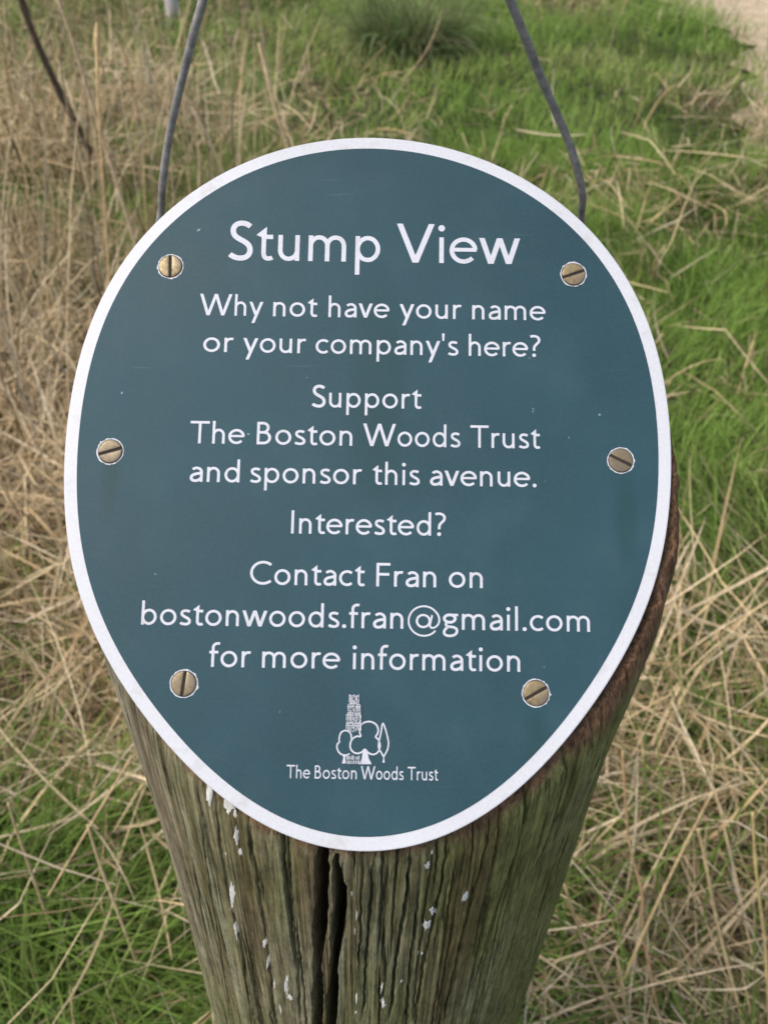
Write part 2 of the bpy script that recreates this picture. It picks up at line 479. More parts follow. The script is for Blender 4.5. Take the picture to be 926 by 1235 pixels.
# ------------------------------------------------------------------ the sign
SIGN = bpy.data.objects.new('sign_plaque', None)
COL.objects.link(SIGN)
SIGN.empty_display_size = .05
SIGN.matrix_world = Matrix(((UU[0], VV[0], NRM[0], P0[0]), (UU[1], VV[1], NRM[1], P0[1]), (UU[2], VV[2], NRM[2], P0[2]), (0, 0, 0, 1)))
tag(SIGN, 'egg-shaped dark green sign with white border and lettering, screwed to the slanted post top', 'sign')
MM = .001
CO = [110.2912, 0.0897, 3.2296, -9.5327, 0.1301, -0.0127, 2.2697, 0.6201, 0.267, 0.0806, -0.9974, -0.4165, -0.0838]
def egg(inset, n=220):
    t = np.linspace(0, 2 * math.pi, n, endpoint=False)
    r = np.full(n, CO[0])
    for k in range(1, (len(CO) - 1) // 2 + 1):
        r = r + CO[2 * k - 1] * np.cos(k * t) + CO[2 * k] * np.sin(k * t)
    P = np.stack([.5 + r * np.cos(t), 9 + r * np.sin(t)], -1)
    if inset:
        d = np.roll(P, -1, 0) - np.roll(P, 1, 0); d /= np.linalg.norm(d, axis=1)[:, None]
        P = P + np.stack([-d[:, 1], d[:, 0]], -1) * (inset if np.isscalar(inset) else np.asarray(inset)[:, None])
    return P

def slab(name, rings, mat, parent):
    """closed slab through outline rings [(inset, z), ...] in millimetres, capped at both ends"""
    n = 220; V = []; F = []
    for ins, z in rings:
        for x, y in egg(ins, n): V.append((x * MM, y * MM, z * MM))
    for k in range(len(rings) - 1):
        a, b = k * n, (k + 1) * n
        for i in range(n): F.append((a + i, a + (i + 1) % n, b + (i + 1) % n, b + i))
    F.append(tuple(range(n - 1, -1, -1))); F.append(tuple(range((len(rings) - 1) * n, len(rings) * n)))
    return poly_mesh(name, V, F, mat, parent)
slab('panel', [(.3, -3.2), (0, -2.9), (0, -.35), (.12, -.1), (.4, 0)], M_SIGN_W, SIGN)
slab('green_face', [(4.35, .02), (4.35, .09), (4.42, .12)], M_SIGN_G, SIGN)

# --- lettering: strokes of a humanist sans drawn here, 450 units x-height, 682 cap height
SW = 75.0
def arc(cx, cy, rx, ry, a0, a1, n=26):
    t = np.radians(np.linspace(a0, a1, n)); return [(cx + rx * math.cos(x), cy + ry * math.sin(x)) for x in t]
def bez(p, *segs, n=12):
    out = [p]
    for a, b, c in segs:
        for i in range(1, n + 1):
            t = i / n; u = 1 - t
            out.append(tuple(u ** 3 * p[j] + 3 * u * u * t * a[j] + 3 * u * t * t * b[j] + t ** 3 * c[j] for j in (0, 1)))
        p = c
    return out
S = lambda pts, w=None: ('s', pts, w or SW)
Pg = lambda pts: ('p', pts)
def diag(xt, yt, xb, yb, hw=92):
    return Pg([(xt - hw / 2, yt), (xb - hw / 2, yb), (xb + hw / 2, yb), (xt + hw / 2, yt)])
stem = lambda x, y0, y1: S([(x, y0), (x, y1)])
bar = lambda y, x0, x1, w=76: S([(x0, y), (x1, y)], w)
dot = lambda x, y, r=56: Pg(arc(x, y, r, r, 0, 345, 24))
X = 450
GL = {
 'a': (440, [S([(362, 0), (362, 285)]), S(arc(228, 285, 134, 132, 0, 142)), S(bez((372, 262), ((240, 248), (88, 228), (88, 122)), ((88, 62), (135, 33), (190, 33)), ((268, 33), (325, 72), (358, 122))), 80)]),
 'b': (535, [stem(110, 0, 690), S(arc(278, 225, 168, 192, 0, 360, 48))]),
 'c': (430, [S(arc(255, 225, 186, 192, 48, 312))]),
 'd': (535, [stem(425, 0, 690), S(arc(257, 225, 168, 192, 0, 360, 48))]),
 'e': (500, [S(arc(255, 225, 195, 192, 4, 318, 40)), bar(238, 62, 470, 66)]),
 'f': (285, [S([(118, 0), (118, 540)] + arc(236, 540, 118, 119, 180, 62)[1:]), bar(413, 22, 258)]),
 'g': (470, [S(arc(215, 312, 146, 106, 0, 360, 44), 78), bar(416, 235, 440, 68), S(bez((160, 222), ((98, 185), (88, 100), (190, 84)), ((250, 72), (300, 78), (345, 58)), ((440, 20), (420, -95), (360, -140)), ((300, -182), (160, -200), (90, -140)), ((40, -95), (60, 10), (190, 84))), 72)]),
 'h': (500, [stem(110, 0, 690), S(arc(249, 262, 139, 155, 180, 0) + [(388, 0)])]),
 'i': (220, [stem(110, 0, X), dot(110, 610)]),
 'l': (220, [stem(110, 0, 690)]),
 'm': (775, [stem(110, 0, X), S(arc(247, 270, 137, 147, 180, 0) + [(384, 0)]), S(arc(521, 270, 137, 147, 180, 0) + [(658, 0)])]),
 'n': (500, [stem(110, 0, X), S(arc(249, 262, 139, 155, 180, 0) + [(388, 0)])]),
 'o': (524, [S(arc(262, 225, 184, 192, 0, 360, 52))]),
 'p': (535, [stem(110, -225, X), S(arc(278, 225, 168, 192, 0, 360, 48))]),
 'r': (335, [stem(110, 0, X), S(arc(252, 262, 142, 155, 180, 68))]),
 's': (375, [S(bez((312, 388), ((278, 408), (240, 417), (205, 417)), ((140, 417), (100, 388), (100, 340)), ((100, 278), (160, 255), (208, 230)), ((268, 198), (315, 172), (315, 112)), ((315, 60), (270, 33), (200, 33)), ((155, 33), (108, 46), (68, 72))))]),
 't': (320, [S([(150, 440), (150, 150)] + bez((150, 150), ((150, 70), (178, 33), (232, 33)), ((256, 33), (276, 40), (298, 52)))[1:]), bar(412, 108, 300), Pg([(28, 450), (28, 440), (192, 374), (192, 590)])]),
 'u': (497, [S([(105, X), (105, 188)] + arc(245, 188, 140, 155, 180, 360)[1:]), stem(385, 0, X)]),
 'v': (440, [diag(60, X, 222, 0), diag(384, X, 222, 0)]),
 'w': (700, [diag(58, X, 205, 0), diag(352, X, 205, 0), diag(352, X, 500, 0), diag(644, X, 500, 0)]),
 'y': (445, [diag(60, X, 238, 0), diag(392, X, 143, -225)]),
 'S': (460, [S(bez((378, 590), ((330, 632), (285, 649), (240, 649)), ((150, 649), (95, 598), (95, 520)), ((95, 430), (160, 392), (238, 350)), ((320, 306), (385, 265), (385, 172)), ((385, 85), (320, 33), (230, 33)), ((168, 33), (105, 56), (55, 100)), n=16), 90)]),
 'T': (570, [stem(285, 0, 640), bar(643, 14, 556)]),
 'V': (640, [diag(56, 682, 320, 0, 98), diag(584, 682, 320, 0, 98)]),
 'W': (1010, [diag(60, 682, 282, 0, 96), diag(505, 682, 282, 0, 96), diag(505, 682, 728, 0, 96), diag(950, 682, 728, 0, 96)]),
 'B': (545, [stem(114, 0, 682), S([(114, 643), (246, 643)] + arc(246, 504, 136, 139, 90, -90)[1:] + [(114, 365)], 78), S([(114, 365), (268, 365)] + arc(268, 202, 164, 163, 90, -90)[1:] + [(114, 39)], 78)]),
 'C': (650, [S(arc(378, 341, 320, 308, 48, 312, 40))]),
 'F': (480, [stem(114, 0, 682), bar(643, 114, 448), bar(352, 114, 424)]),
 'I': (230, [stem(115, 0, 682)]),
 "'": (165, [Pg([(40, 690), (56, 455), (104, 455), (120, 690)])]),
 '?': (380, [S(bez((52, 630), ((90, 645), (120, 650), (155, 650)), ((245, 650), (310, 600), (310, 520)), ((310, 420), (160, 380), (160, 262)), ((160, 240), (160, 220), (160, 190)))), dot(158, 48)]),
 '.': (215, [dot(108, 48)]),
 '@': (960, [S(arc(478, 232, 410, 420, 318, -12 , 70)[::1] if False else arc(478, 232, 410, 420, -40, -322, 70), 50), S(bez((792, 502), ((868, 420), (905, 330), (890, 220)), ((872, 110), (770, 25), (690, 40)), ((640, 55), (640, 105), (650, 160)), ((665, 250), (685, 330), (702, 402))), 52), S(arc(462, 230, 172, 172, 12, 372, 40), 62)]),
}
def stroke_poly(pts, w):
    P = np.array(pts, float); n = len(P)
    closed = np.hypot(*(P[0] - P[-1])) < 1e-3
    if closed: P = P[:-1]; n -= 1
    if closed: T = np.roll(P, -1, 0) - np.roll(P, 1, 0)
    else:
        sg = np.diff(P, axis=0); sg /= np.linalg.norm(sg, axis=1)[:, None]
        T = np.concatenate([sg[:1], sg[:-1] + sg[1:], sg[-1:]])
    T /= np.linalg.norm(T, axis=1)[:, None]
    N = np.stack([-T[:, 1], T[:, 0]], -1)
    return P + N * w / 2, P - N * w / 2, closed

def emit(prims, V, F, fx, z0):
    """append the prims' faces; overlapping strokes lie 0.012 mm one above another"""
    for k, pr in enumerate(prims):
        z = z0 + .012 * k; b = len(V)
        if pr[0] == 'p':
            for p in pr[1]: V.append((*fx(p), z))
            F.append(tuple(range(b, len(V))))
        else:
            A, B, closed = stroke_poly(pr[1], pr[2]); n = len(A)
            for p in A: V.append((*fx(p), z))
            for p in B: V.append((*fx(p), z))
            for i in range(n if closed else n - 1):
                j = (i + 1) % n
                F.append((b + i, b + n + i, b + n + j, b + j))

def extents(word):
    x = 0; lo = 1e9; hi = -1e9
    for ch in word:
        adv, prims = GL[ch]
        for pr in prims:
            if pr[0] == 'p': xs = [p[0] for p in pr[1]]
            else:
                A, B, _ = stroke_poly(pr[1], pr[2]); xs = list(A[:, 0]) + list(B[:, 0])
            lo = min(lo, x + min(xs)); hi = max(hi, x + max(xs))
        x += adv
    return lo, hi
TEXT = [[82.83, [["Stump", -49.01, 3.6], ["View", 9.28, 52.03]]], [62.55, [["Why", -57.91, -36.11], ["not", -32.67, -17.45], ["have", -13.72, 7.18], ["your", 10.56, 31.82], ["name", 35.45, 60.57]]], [49.49, [["or", -55.99, -45.66], ["your", -42.44, -21.0], ["company's", -17.75, 30.75], ["here?", 34.27, 58.65]]], [30.61, [["Support", -18.55, 18.47]]], [17.48, [["The", -58.84, -40.56], ["Boston", -36.51, -4.59], ["Woods", -1.03, 31.53], ["Trust", 34.85, 58.2]]], [4.38, [["and", -58.22, -41.72], ["sponsor", -38.22, -1.11], ["this", 2.39, 18.08], ["avenue.", 21.49, 56.78]]], [-12.43, [["Interested?", -24.03, 26.8]]], [-29.39, [["Contact", -36.91, 0.58], ["Fran", 4.25, 23.75], ["on", 27.86, 38.9]]], [-42.96, [["bostonwoods.fran@gmail.com", -71.49, 73.47]]], [-56.05, [["for", -48.96, -35.56], ["more", -31.94, -6.86], ["information", -2.98, 50.85]]], [-90.18, [["The", -22.93, -15.47], ["Boston", -14.03, -0.84], ["Woods", 0.46, 13.93], ["Trust", 15.18, 24.81]]]]
for li, (yb, words) in enumerate(TEXT):
    cap = 14.35 if li == 0 else (4.05 if li == len(TEXT) - 1 else 7.72)
    sy = cap / 682.0
    V = []; F = []
    for w, x0, x1 in words:
        lo, hi = extents(w); sx = (x1 - x0) / (hi - lo)
        print('WORD', w, round(sx / sy, 3))
        x = 0
        for ch in w:
            adv, prims = GL[ch]
            emit(prims, V, F, lambda p, x=x: ((x0 + (x + p[0] - lo) * sx) * MM, (yb + p[1] * sy) * MM), .155)
            x += adv
    V = [(a, b, z * MM) for a, b, z in V]
    o = poly_mesh('lettering', V, F, M_INK, SIGN)

# --- emblem: a church tower behind three trees
EMB = {"small_tree": [[-5.592, -82.74], [-6.56, -82.063], [-7.228, -80.687], [-7.1, -79.449], [-6.479, -78.821], [-6.653, -78.205], [-6.447, -76.886], [-5.916, -75.792], [-4.733, -75.307], [-3.53, -75.676], [-2.873, -76.596], [-2.773, -77.524], [-2.521, -78.139]], "small_tree_b": [[-5.592, -82.74], [-4.32, -82.874], [-3.142, -82.393]], "small_trunk": [[-5.431, -82.815], [-4.322, -82.797], [-4.537, -83.8], [-4.341, -85.41], [-5.528, -85.429], [-5.17, -83.81]], "tree": [[0.159, -77.012], [-1.114, -77.032], [-2.369, -77.827], [-3.053, -79.229], [-2.94, -80.772], [-2.042, -81.913], [-0.686, -82.276], [0.575, -81.871], [1.589, -81.007], [2.559, -81.916], [3.918, -82.51], [5.26, -82.18], [6.114, -81.088], [6.326, -79.542], [5.823, -78.004], [4.932, -77.089], [5.473, -76.151], [5.69, -74.906], [5.188, -73.516], [4.057, -72.678], [2.616, -72.39], [1.03, -72.805], [0.094, -73.831], [-0.201, -75.001], [-0.099, -76.086], [0.159, -77.012]], "trunk": [[0.821, -82.252], [1.583, -80.699], [2.565, -82.224], [2.83, -83.681], [3.814, -85.508], [-0.142, -85.572], [0.691, -83.716]], "cypress": [[7.251, -72.938], [7.996, -74.714], [8.669, -77.029], [9.017, -78.957], [8.729, -80.892], [7.96, -82.445], [7.495, -83.068], [6.761, -81.848], [5.947, -80.628], [5.919, -79.007], [6.287, -77.222], [6.653, -75.356], [6.862, -73.566], [7.251, -72.938]], "cyp_trunk": [[7.25, -82.61], [7.804, -82.601], [7.741, -83.602], [7.922, -84.981], [7.209, -84.993], [7.424, -83.607]], "tower": [[[-4.414, -70.399], [-4.453, -72.21]], [[-4.335, -72.525], [-4.426, -74.97]], [[-4.348, -75.143], [-4.441, -75.248]], [[-4.078, -67.109], [-3.958, -69.109]], [[-3.98, -69.465], [-4.025, -70.291]], [[-3.934, -70.562], [-3.948, -71.873]], [[-3.887, -72.023], [-3.934, -73.819]], [[-3.817, -73.999], [-3.749, -75.4]], [[-3.578, -63.962], [-3.605, -66.449]], [[-3.566, -66.57], [-3.561, -68.581]], [[-3.531, -68.764], [-3.543, -70.308]], [[-3.429, -70.52], [-3.431, -72.156]], [[-3.452, -72.367], [-3.482, -73.665]], [[-3.478, -73.836], [-3.377, -75.557]], [[-3.099, -64.583], [-3.049, -66.7]], [[-3.056, -67.102], [-3.086, -68.587]], [[-3.051, -68.934], [-3.11, -70.327]], [[-3.051, -70.517], [-2.907, -73.111]], [[-2.946, -73.493], [-2.873, -75.618]], [[-2.706, -64.577], [-2.716, -65.499]], [[-2.627, -65.623], [-2.683, -66.652]], [[-2.595, -67.176], [-2.51, -69.237]], [[-2.498, -69.439], [-2.447, -71.953]], [[-2.451, -72.256], [-2.404, -74.605]], [[-2.45, -75.109], [-2.402, -75.758]], [[-2.155, -63.939], [-2.103, -65.086]], [[-2.148, -65.623], [-2.195, -68.008]], [[-2.051, -68.313], [-2.046, -70.834]], [[-2.088, -71.126], [-2.106, -72.313]], [[-2.057, -72.807], [-1.977, -74.778]], [[-1.919, -74.877], [-1.906, -75.588]], [[-1.673, -64.56], [-1.567, -65.861]], [[-1.734, -66.147], [-1.737, -67.063]], [[-1.579, -67.59], [-1.668, -69.388]], [[-1.527, -69.586], [-1.582, -71.663]], [[-1.577, -71.771], [-1.439, -74.161]], [[-1.435, -74.312], [-1.416, -75.417]], [[-1.274, -64.554], [-1.213, -66.706]], [[-1.221, -66.982], [-1.03, -69.408]], [[-1.126, -69.862], [-1.116, -72.46]], [[-0.972, -72.648], [-0.954, -74.97]], [[-0.938, -75.272], [-0.909, -75.246]], [[-0.696, -63.916], [-0.646, -65.108]], [[-0.731, -65.336], [-0.684, -66.645]], [[-0.684, -66.768], [-0.58, -69.121]], [[-0.597, -69.308], [-0.619, -71.896]], [[-0.519, -72.416], [-0.631, -74.503]], [[-0.559, -74.605], [-0.514, -75.076]], [[-0.204, -67.047], [-0.077, -69.663]], [[-0.218, -69.778], [-0.028, -71.452]], [[-0.176, -71.741], [-0.081, -72.646]], [[-0.098, -72.76], [-0.065, -73.88]], [[-0.078, -74.23], [-0.017, -74.905]], [[0.15, -70.325], [0.051, -71.622]], [[0.129, -71.803], [0.046, -73.037]], [[0.105, -73.128], [0.233, -74.765]], [[0.233, -75.213], [0.169, -74.821]], [[-3.463, -64.422], [-2.383, -64.336]], [[-1.741, -64.404], [-0.818, -64.468]], [[-3.407, -66.922], [-2.329, -66.846]], [[-1.687, -66.914], [-0.766, -66.978]], [[-4.185, -67.909], [-2.348, -67.786]], [[-1.707, -67.854], [-0.027, -67.905]], [[-4.142, -69.791], [-2.306, -69.74]], [[-1.665, -69.808], [0.013, -69.859]], [[-4.528, -70.358], [-2.374, -70.288]], [[-1.734, -70.356], [0.264, -70.401]], [[-4.467, -73.021], [-2.318, -72.859]], [[-1.679, -72.927], [0.316, -72.972]], [[-4.451, -73.712], [-2.301, -73.637]], [[-1.662, -73.704], [0.331, -73.75]], [[-3.92, -83.025], [-3.825, -84.173]], [[-3.924, -84.405], [-3.864, -85.479]], [[-3.447, -82.916], [-3.387, -84.166]], [[-3.403, -84.397], [-3.39, -85.471]], [[-2.888, -83.086], [-2.937, -84.159]], [[-2.873, -84.388], [-2.836, -85.462]], [[-2.339, -82.843], [-2.35, -84.149]], [[-2.273, -84.378], [-2.282, -85.453]], [[-1.863, -82.858], [-1.868, -84.141]], [[-1.753, -84.37], [-1.807, -85.445]], [[-1.221, -83.197], [-1.204, -84.131]], [[-1.159, -84.36], [-1.174, -85.435]], [[-0.669, -83.058], [-0.653, -84.122]], [[-0.586, -84.351], [-0.62, -85.426]], [[-0.198, -82.874], [-0.12, -84.113]], [[-0.24, -84.345], [-0.145, -85.419]]]}
def ink(name, strokes, polys, parent):
    V = []; F = []
    pr = [('s', s, w) for s, w in strokes] + [('p', p) for p in polys]
    emit(pr, V, F, lambda p: (p[0] * MM, p[1] * MM), .150)
    V = [(a, b, z * MM) for a, b, z in V]
    return poly_mesh(name, V, F, M_INK, parent)
def smooth_path(p, closed=False, n=5):
    P = [np.array(q) for q in p]
    if closed: P = P[:-1]
    m = len(P); out = []
    for i in range(m if closed else m - 1):
        g = lambda k: P[k % m] if closed else P[min(max(k, 0), m - 1)]
        a, b, c, d = g(i - 1), g(i), g(i + 1), g(i + 2)
        for t in np.arange(n) / n:
            out.append(tuple(.5 * (2 * b + (c - a) * t + (2 * a - 5 * b + 4 * c - d) * t * t + (3 * b - a - 3 * c + d) * t ** 3)))
    out.append(out[0] if closed else tuple(P[-1])); return out
emblem = bpy.data.objects.new('emblem', None); COL.objects.link(emblem); emblem.parent = SIGN
ink('tower', [(s, .20 + .10 * ((i * 7) % 3) / 2) for i, s in enumerate(EMB['tower'])], [], emblem)
ink('tree', [(smooth_path(EMB['tree'], True), .52)], [EMB['trunk']], emblem)
ink('tree', [(smooth_path(EMB['small_tree']), .48), (smooth_path(EMB['small_tree_b']), .46)], [EMB['small_trunk']], emblem)
ink('tree', [(smooth_path(EMB['cypress'], True), .46)], [EMB['cyp_trunk']], emblem)

# --- six slotted brass screws
for k, (sx, sy, ang) in enumerate([[-68.68, 80.08, 93], [70.32, 79.44, 20], [-85.16, 14.25, 17], [84.88, 13.88, -27], [-56.67, -61.51, 84], [55.83, -62.69, 30]]):
    rs = np.random.RandomState(40 + k)
    root = bpy.data.objects.new('screw', None); COL.objects.link(root); root.parent = SIGN
    root.location = (sx * MM, sy * MM, .12 * MM); root.rotation_euler = (0, 0, math.radians(ang))
    # two D-shaped halves of the head with a slot between them
    V = []; F = []
    Rh, hs = 3.95, .50
    for sgn in (1, -1):
        a0 = math.asin(hs / Rh)
        t = np.linspace(a0, math.pi - a0, 26)
        ring = [(Rh * math.cos(x), sgn * Rh * math.sin(x)) for x in t]
        c = np.mean(ring, axis=0)
        b = len(V); n = len(ring)
        lay = [(1, -.02), (1, .28), (.985, .36), (.955, .41), (.80, .47), (.55, .52), (.25, .545)]
        for f, z in lay:
            for p in ring:
                q = c + (np.array(p) - c) * f; V.append((q[0] * MM, q[1] * MM, z * MM))
        for j in range(len(lay) - 1):
            for i in range(n):
                i2 = (i + 1) % n
                fc = (b + j * n + i, b + j * n + i2, b + (j + 1) * n + i2, b + (j + 1) * n + i)
                F.append(fc if sgn > 0 else fc[::-1])
        cap_ = tuple(range(b + (len(lay) - 1) * n, b + len(lay) * n))
        F.append(cap_ if sgn > 0 else cap_[::-1])
    poly_mesh('screw_head', V, F, M_BRASS, root, True)
    n = 28
    V = [(4.22 * math.cos(2 * math.pi * i / n) * MM, 4.22 * math.sin(2 * math.pi * i / n) * MM, .02 * MM) for i in range(n)]
    poly_mesh('slot', V, [tuple(range(n))], M_SLOT, root)
    # dark gap and chipped white laminate round the hole
    n = 72; V = []; F = []
    t = np.linspace(0, 2 * math.pi, n, endpoint=False)
    jag = vnoise(t * 7 + k * 9, t * 0 + k, 7) * .28 + np.clip(vnoise(t * 9 + k * 5, t * 0, 8) - .66, 0, 1) * 1.5 * np.clip(np.cos(t - rs.uniform(0, 6)), 0, 1)
    for i in range(n):
        for rr in (4.18 + .05 * math.sin(3 * t[i] + k), 4.36 + jag[i]):
            V.append((rr * math.cos(t[i]) * MM, rr * math.sin(t[i]) * MM, .03 * MM))
    for i in range(n): F.append((2 * i, 2 * i + 1, (2 * i + 3) % (2 * n), (2 * i + 2) % (2 * n)))
    poly_mesh('chipped_edge', V, F, M_INK, root)

# ------------------------------------------------------------------ tubes: wire, stems, stalks
def tube(name, P, R, mat, parent=None, seg=12, col=None, flat=None):
    P = np.array(P, float); n = len(P); R = np.broadcast_to(np.asarray(R, float), (n,))
    T = np.gradient(P, axis=0); T /= np.linalg.norm(T, axis=1)[:, None]
    ref = np.array([.3, .9, .2]); V = []
    for i in range(n):
        a = np.cross(T[i], ref); a /= np.linalg.norm(a); b = np.cross(T[i], a)
        for k in range(seg):
            w = 2 * math.pi * k / seg
            V.append(P[i] + R[i] * (a * math.cos(w) + b * math.sin(w)))
    V = np.array(V); i = np.arange(n * seg).reshape(n, seg)
    F = np.stack([i[:-1], np.roll(i[:-1], -1, 1), np.roll(i[1:], -1, 1), i[1:]], -1).reshape(-1, 4)
    b = len(V); V = np.concatenate([V, P[[0, -1]]])
    caps = [[i[0, (k + 1) % seg], i[0, k], b, b] for k in range(seg)]
    F = list(map(tuple, F)) + [(int(i[0, (k + 1) % seg]), int(i[0, k]), b) for k in range(seg)] + [(int(i[-1, k]), int(i[-1, (k + 1) % seg]), b + 1) for k in range(seg)]
    me = bpy.data.meshes.new(name); me.from_pydata([tuple(map(float, v)) for v in V], [], F)
    me.polygons.foreach_set('use_smooth', [True] * len(me.polygons))
    if col is not None:
        at = me.color_attributes.new('tint', 'FLOAT_COLOR', 'POINT')
        c = np.ones((len(V), 4), np.float32); c[:n * seg, :3] = np.repeat(np.asarray(col), seg, 0) if np.ndim(col) == 2 else col; c[n * seg:, :3] = np.asarray(col)[-1] if np.ndim(col) == 2 else col
        at.data.foreach_set('color', c.ravel())
    me.update()
    return link(name, me, mat, parent)

def spline(pts, n=8):
    return np.array(smooth_path([tuple(p) for p in pts], False, n))

WL = [(193, 275, .352), (195, 252, .346), (196, 225, .338), (200, 190, .330), (206, 155, .322), (215, 115, .313), (225, 75, .304), (235, 35, .296), (245, 0, .290)]
WR = [(699, 275, .352), (700.5, 258, .346), (702, 235, .338), (694.5, 200, .329), (683, 165, .320), (668, 130, .310), (650.5, 90, .298), (633, 45, .286), (614.5, 0, .275)]
left = [at_depth(*p) for p in WL]; right = [at_depth(*p) for p in WR]
dl = (left[-1] - left[-2]); dl /= np.linalg.norm(dl); dr = (right[-1] - right[-2]); dr /= np.linalg.norm(dr)
top = (left[-1] + right[-1]) / 2 + (dl + dr) * .045
arch = [left[-1] + dl * .03, top + (left[-1] - right[-1]) * .2 + np.array([0, 0, -.004]), top, top + (right[-1] - left[-1]) * .2 + np.array([0, 0, -.004]), right[-1] + dr * .03]
hook_l = [left[0] + np.array([.012, .004, -.012]), left[0] + np.array([.004, .003, -.004])]
hook_r = [right[0] + np.array([-.012, .004, -.012]), right[0] + np.array([-.004, .003, -.004])]
wp = spline(hook_l + left + arch + right[::-1] + hook_r[::-1], 8)
wr = .00142 * (1 + .05 * (vnoise(np.arange(len(wp)) * .7, np.zeros(len(wp)), 5) - .5))
tag(tube('wire_loop', wp, wr, M_WIRE, seg=16), 'grey galvanised wire loop rising from behind the top of the oval sign', 'wire')

# ------------------------------------------------------------------ grass
def ribbons(N, root, az, lean, curv, L, W, K, rs, c0, c1, kink=0.0, pw=1.0, taper=2.0, floor=.004, flat=0.0):
    """N grass blades of K segments. lean / curv: angle from the vertical at the foot / added to the tip"""
    t = (np.arange(K) + .5) / K
    ang = lean[:, None] + curv[:, None] * t[None] ** pw
    if np.ndim(kink) or kink > 0:
        kp = rs.uniform(.25, .85, N); ka = rs.normal(0, kink, N)
        ang = ang + ka[:, None] * (t[None] > kp[:, None])
    azz = az[:, None] + rs.normal(0, .25, N)[:, None] * t[None]
    st = L[:, None] / K
    dx = np.sin(ang) * np.sin(azz) * st; dy = np.sin(ang) * np.cos(azz) * st; dz = np.cos(ang) * st
    z0 = np.zeros((N, 1))
    Px = root[:, :1] + np.concatenate([z0, np.cumsum(dx, 1)], 1)
    Py = root[:, 1:2] + np.concatenate([z0, np.cumsum(dy, 1)], 1)
    Pz = root[:, 2:3] + np.concatenate([z0, np.cumsum(dz, 1)], 1)
    fl = floor + rs.rand(N)[:, None] * .03
    Pz = np.maximum(Pz, fl * np.ones_like(Pz))
    P = np.stack([Px, Py, Pz], -1)
    tw = rs.uniform(-1, 1, N) * (1 - flat) * 1.2
    sx = np.cos(az); sy = -np.sin(az)
    tt = np.linspace(0, 1, K + 1)
    prof = np.clip(1 - tt ** taper, .06, 1) * np.clip(.55 + tt * 2.5, 0, 1)
    w = W[:, None] * prof[None] / 2
    ct, sn = np.cos(tw), np.sin(tw)
    side = np.stack([sx * ct + np.sin(az) * sn * .6, sy * ct + np.cos(az) * sn * .6, sn * .55], -1)
    side /= np.linalg.norm(side, axis=1)[:, None]
    A = P + side[:, None] * w[..., None]; B = P - side[:, None] * w[..., None]
    V = np.stack([A, B], 2).reshape(-1, 3)
    idx = (np.arange(N)[:, None] * (K + 1) + np.arange(K)[None]) * 2
    F = np.stack([idx, idx + 1, idx + 3, idx + 2], -1).reshape(-1, 4)
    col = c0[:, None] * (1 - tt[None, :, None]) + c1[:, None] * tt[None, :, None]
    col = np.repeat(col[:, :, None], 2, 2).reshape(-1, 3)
    return V, F, col

def palette(rs, N, cols, jit=.24):
    cols = np.array(cols); k = rs.randint(0, len(cols), N); k2 = rs.randint(0, len(cols), N); f = rs.rand(N)[:, None] * .5
    c = cols[k] * (1 - f) + cols[k2] * f
    c = c * np.exp(rs.normal(0, jit, N))[:, None]
    return np.maximum(c * np.minimum(1, .70 / c.max(1))[:, None], .004)

STRAW = [(.66, .52, .31), (.52, .39, .21), (.70, .60, .43), (.40, .28, .145), (.62, .50, .33), (.69, .55, .33)]
SHADE_BROWN = [(.30, .21, .115), (.17, .115, .06), (.38, .30, .185), (.22, .17, .105), (.10, .068, .038)]  # dead-grass browns, darkened so the lower litter reads as shaded gaps
GREEN = [(.15,.265,.042), (.20,.325,.06), (.10,.19,.032), (.24,.36,.08), (.17,.29,.05)]
YGREEN = [(.34,.36,.12), (.28,.33,.10), (.42,.39,.17), (.50,.43,.24)]
DKGREEN = [(.11,.165,.05), (.165,.23,.08), (.24,.30,.14), (.13,.19,.065)]

class Patch:
    def __init__(self): self.V = []; self.F = []; self.C = []; self.b = 0
    def add(self, V, F, C):
        self.V.append(V); self.F.append(F + self.b); self.C.append(C); self.b += len(V)
    def build(self, name, mat):
        return np_mesh(name, np.concatenate(self.V), np.concatenate(self.F), mat, col=np.concatenate(self.C))

def keep_clear(x, y, r=.112):
    return np.hypot(x - PAX, y - PAY) > r

# how dry the ground is: 1 = straw, 0 = green
def dryness(x, y):
    w = (fbm(x * 1.1 + 30, y * 1.1 + 30, 201, 4) - .5)
    w2 = (fbm(x * 3.5 + 9, y * 3.5 + 2, 207, 3) - .5)
    left_ = 1 / (1 + np.exp((x + .30 + .10 * (y - 1.5) + w * .8) / .10))           # the dry side on the left
    left_ *= 1 / (1 + np.exp(-(y - .50 - w * .2) / .05))                            # ... green at its near foot
    left_ *= (.88 - .75 * np.clip(w2 + w, -.2, .5))
    left_ *= 1 - (.55 - .5 * np.clip(w * 2, 0, .5)) / (1 + np.exp(-(y - 2.1) / .3))                               # ... greener far away
    near = (.66 - .9 * np.clip(w2 - .02, 0, .6)) / (1 + np.exp((y - 1.04 - w * .4) / .08)) * (x > 0)                    # dry thatch near right
    patch = np.clip((w + w2 * .8 - .12) * 5, 0, .62 - .36 * ((y > 1.0) & (y < 1.9))) * (x > -.6)
    return np.clip(np.maximum(np.maximum(left_, near), patch) + w2 * .3, 0, 1)

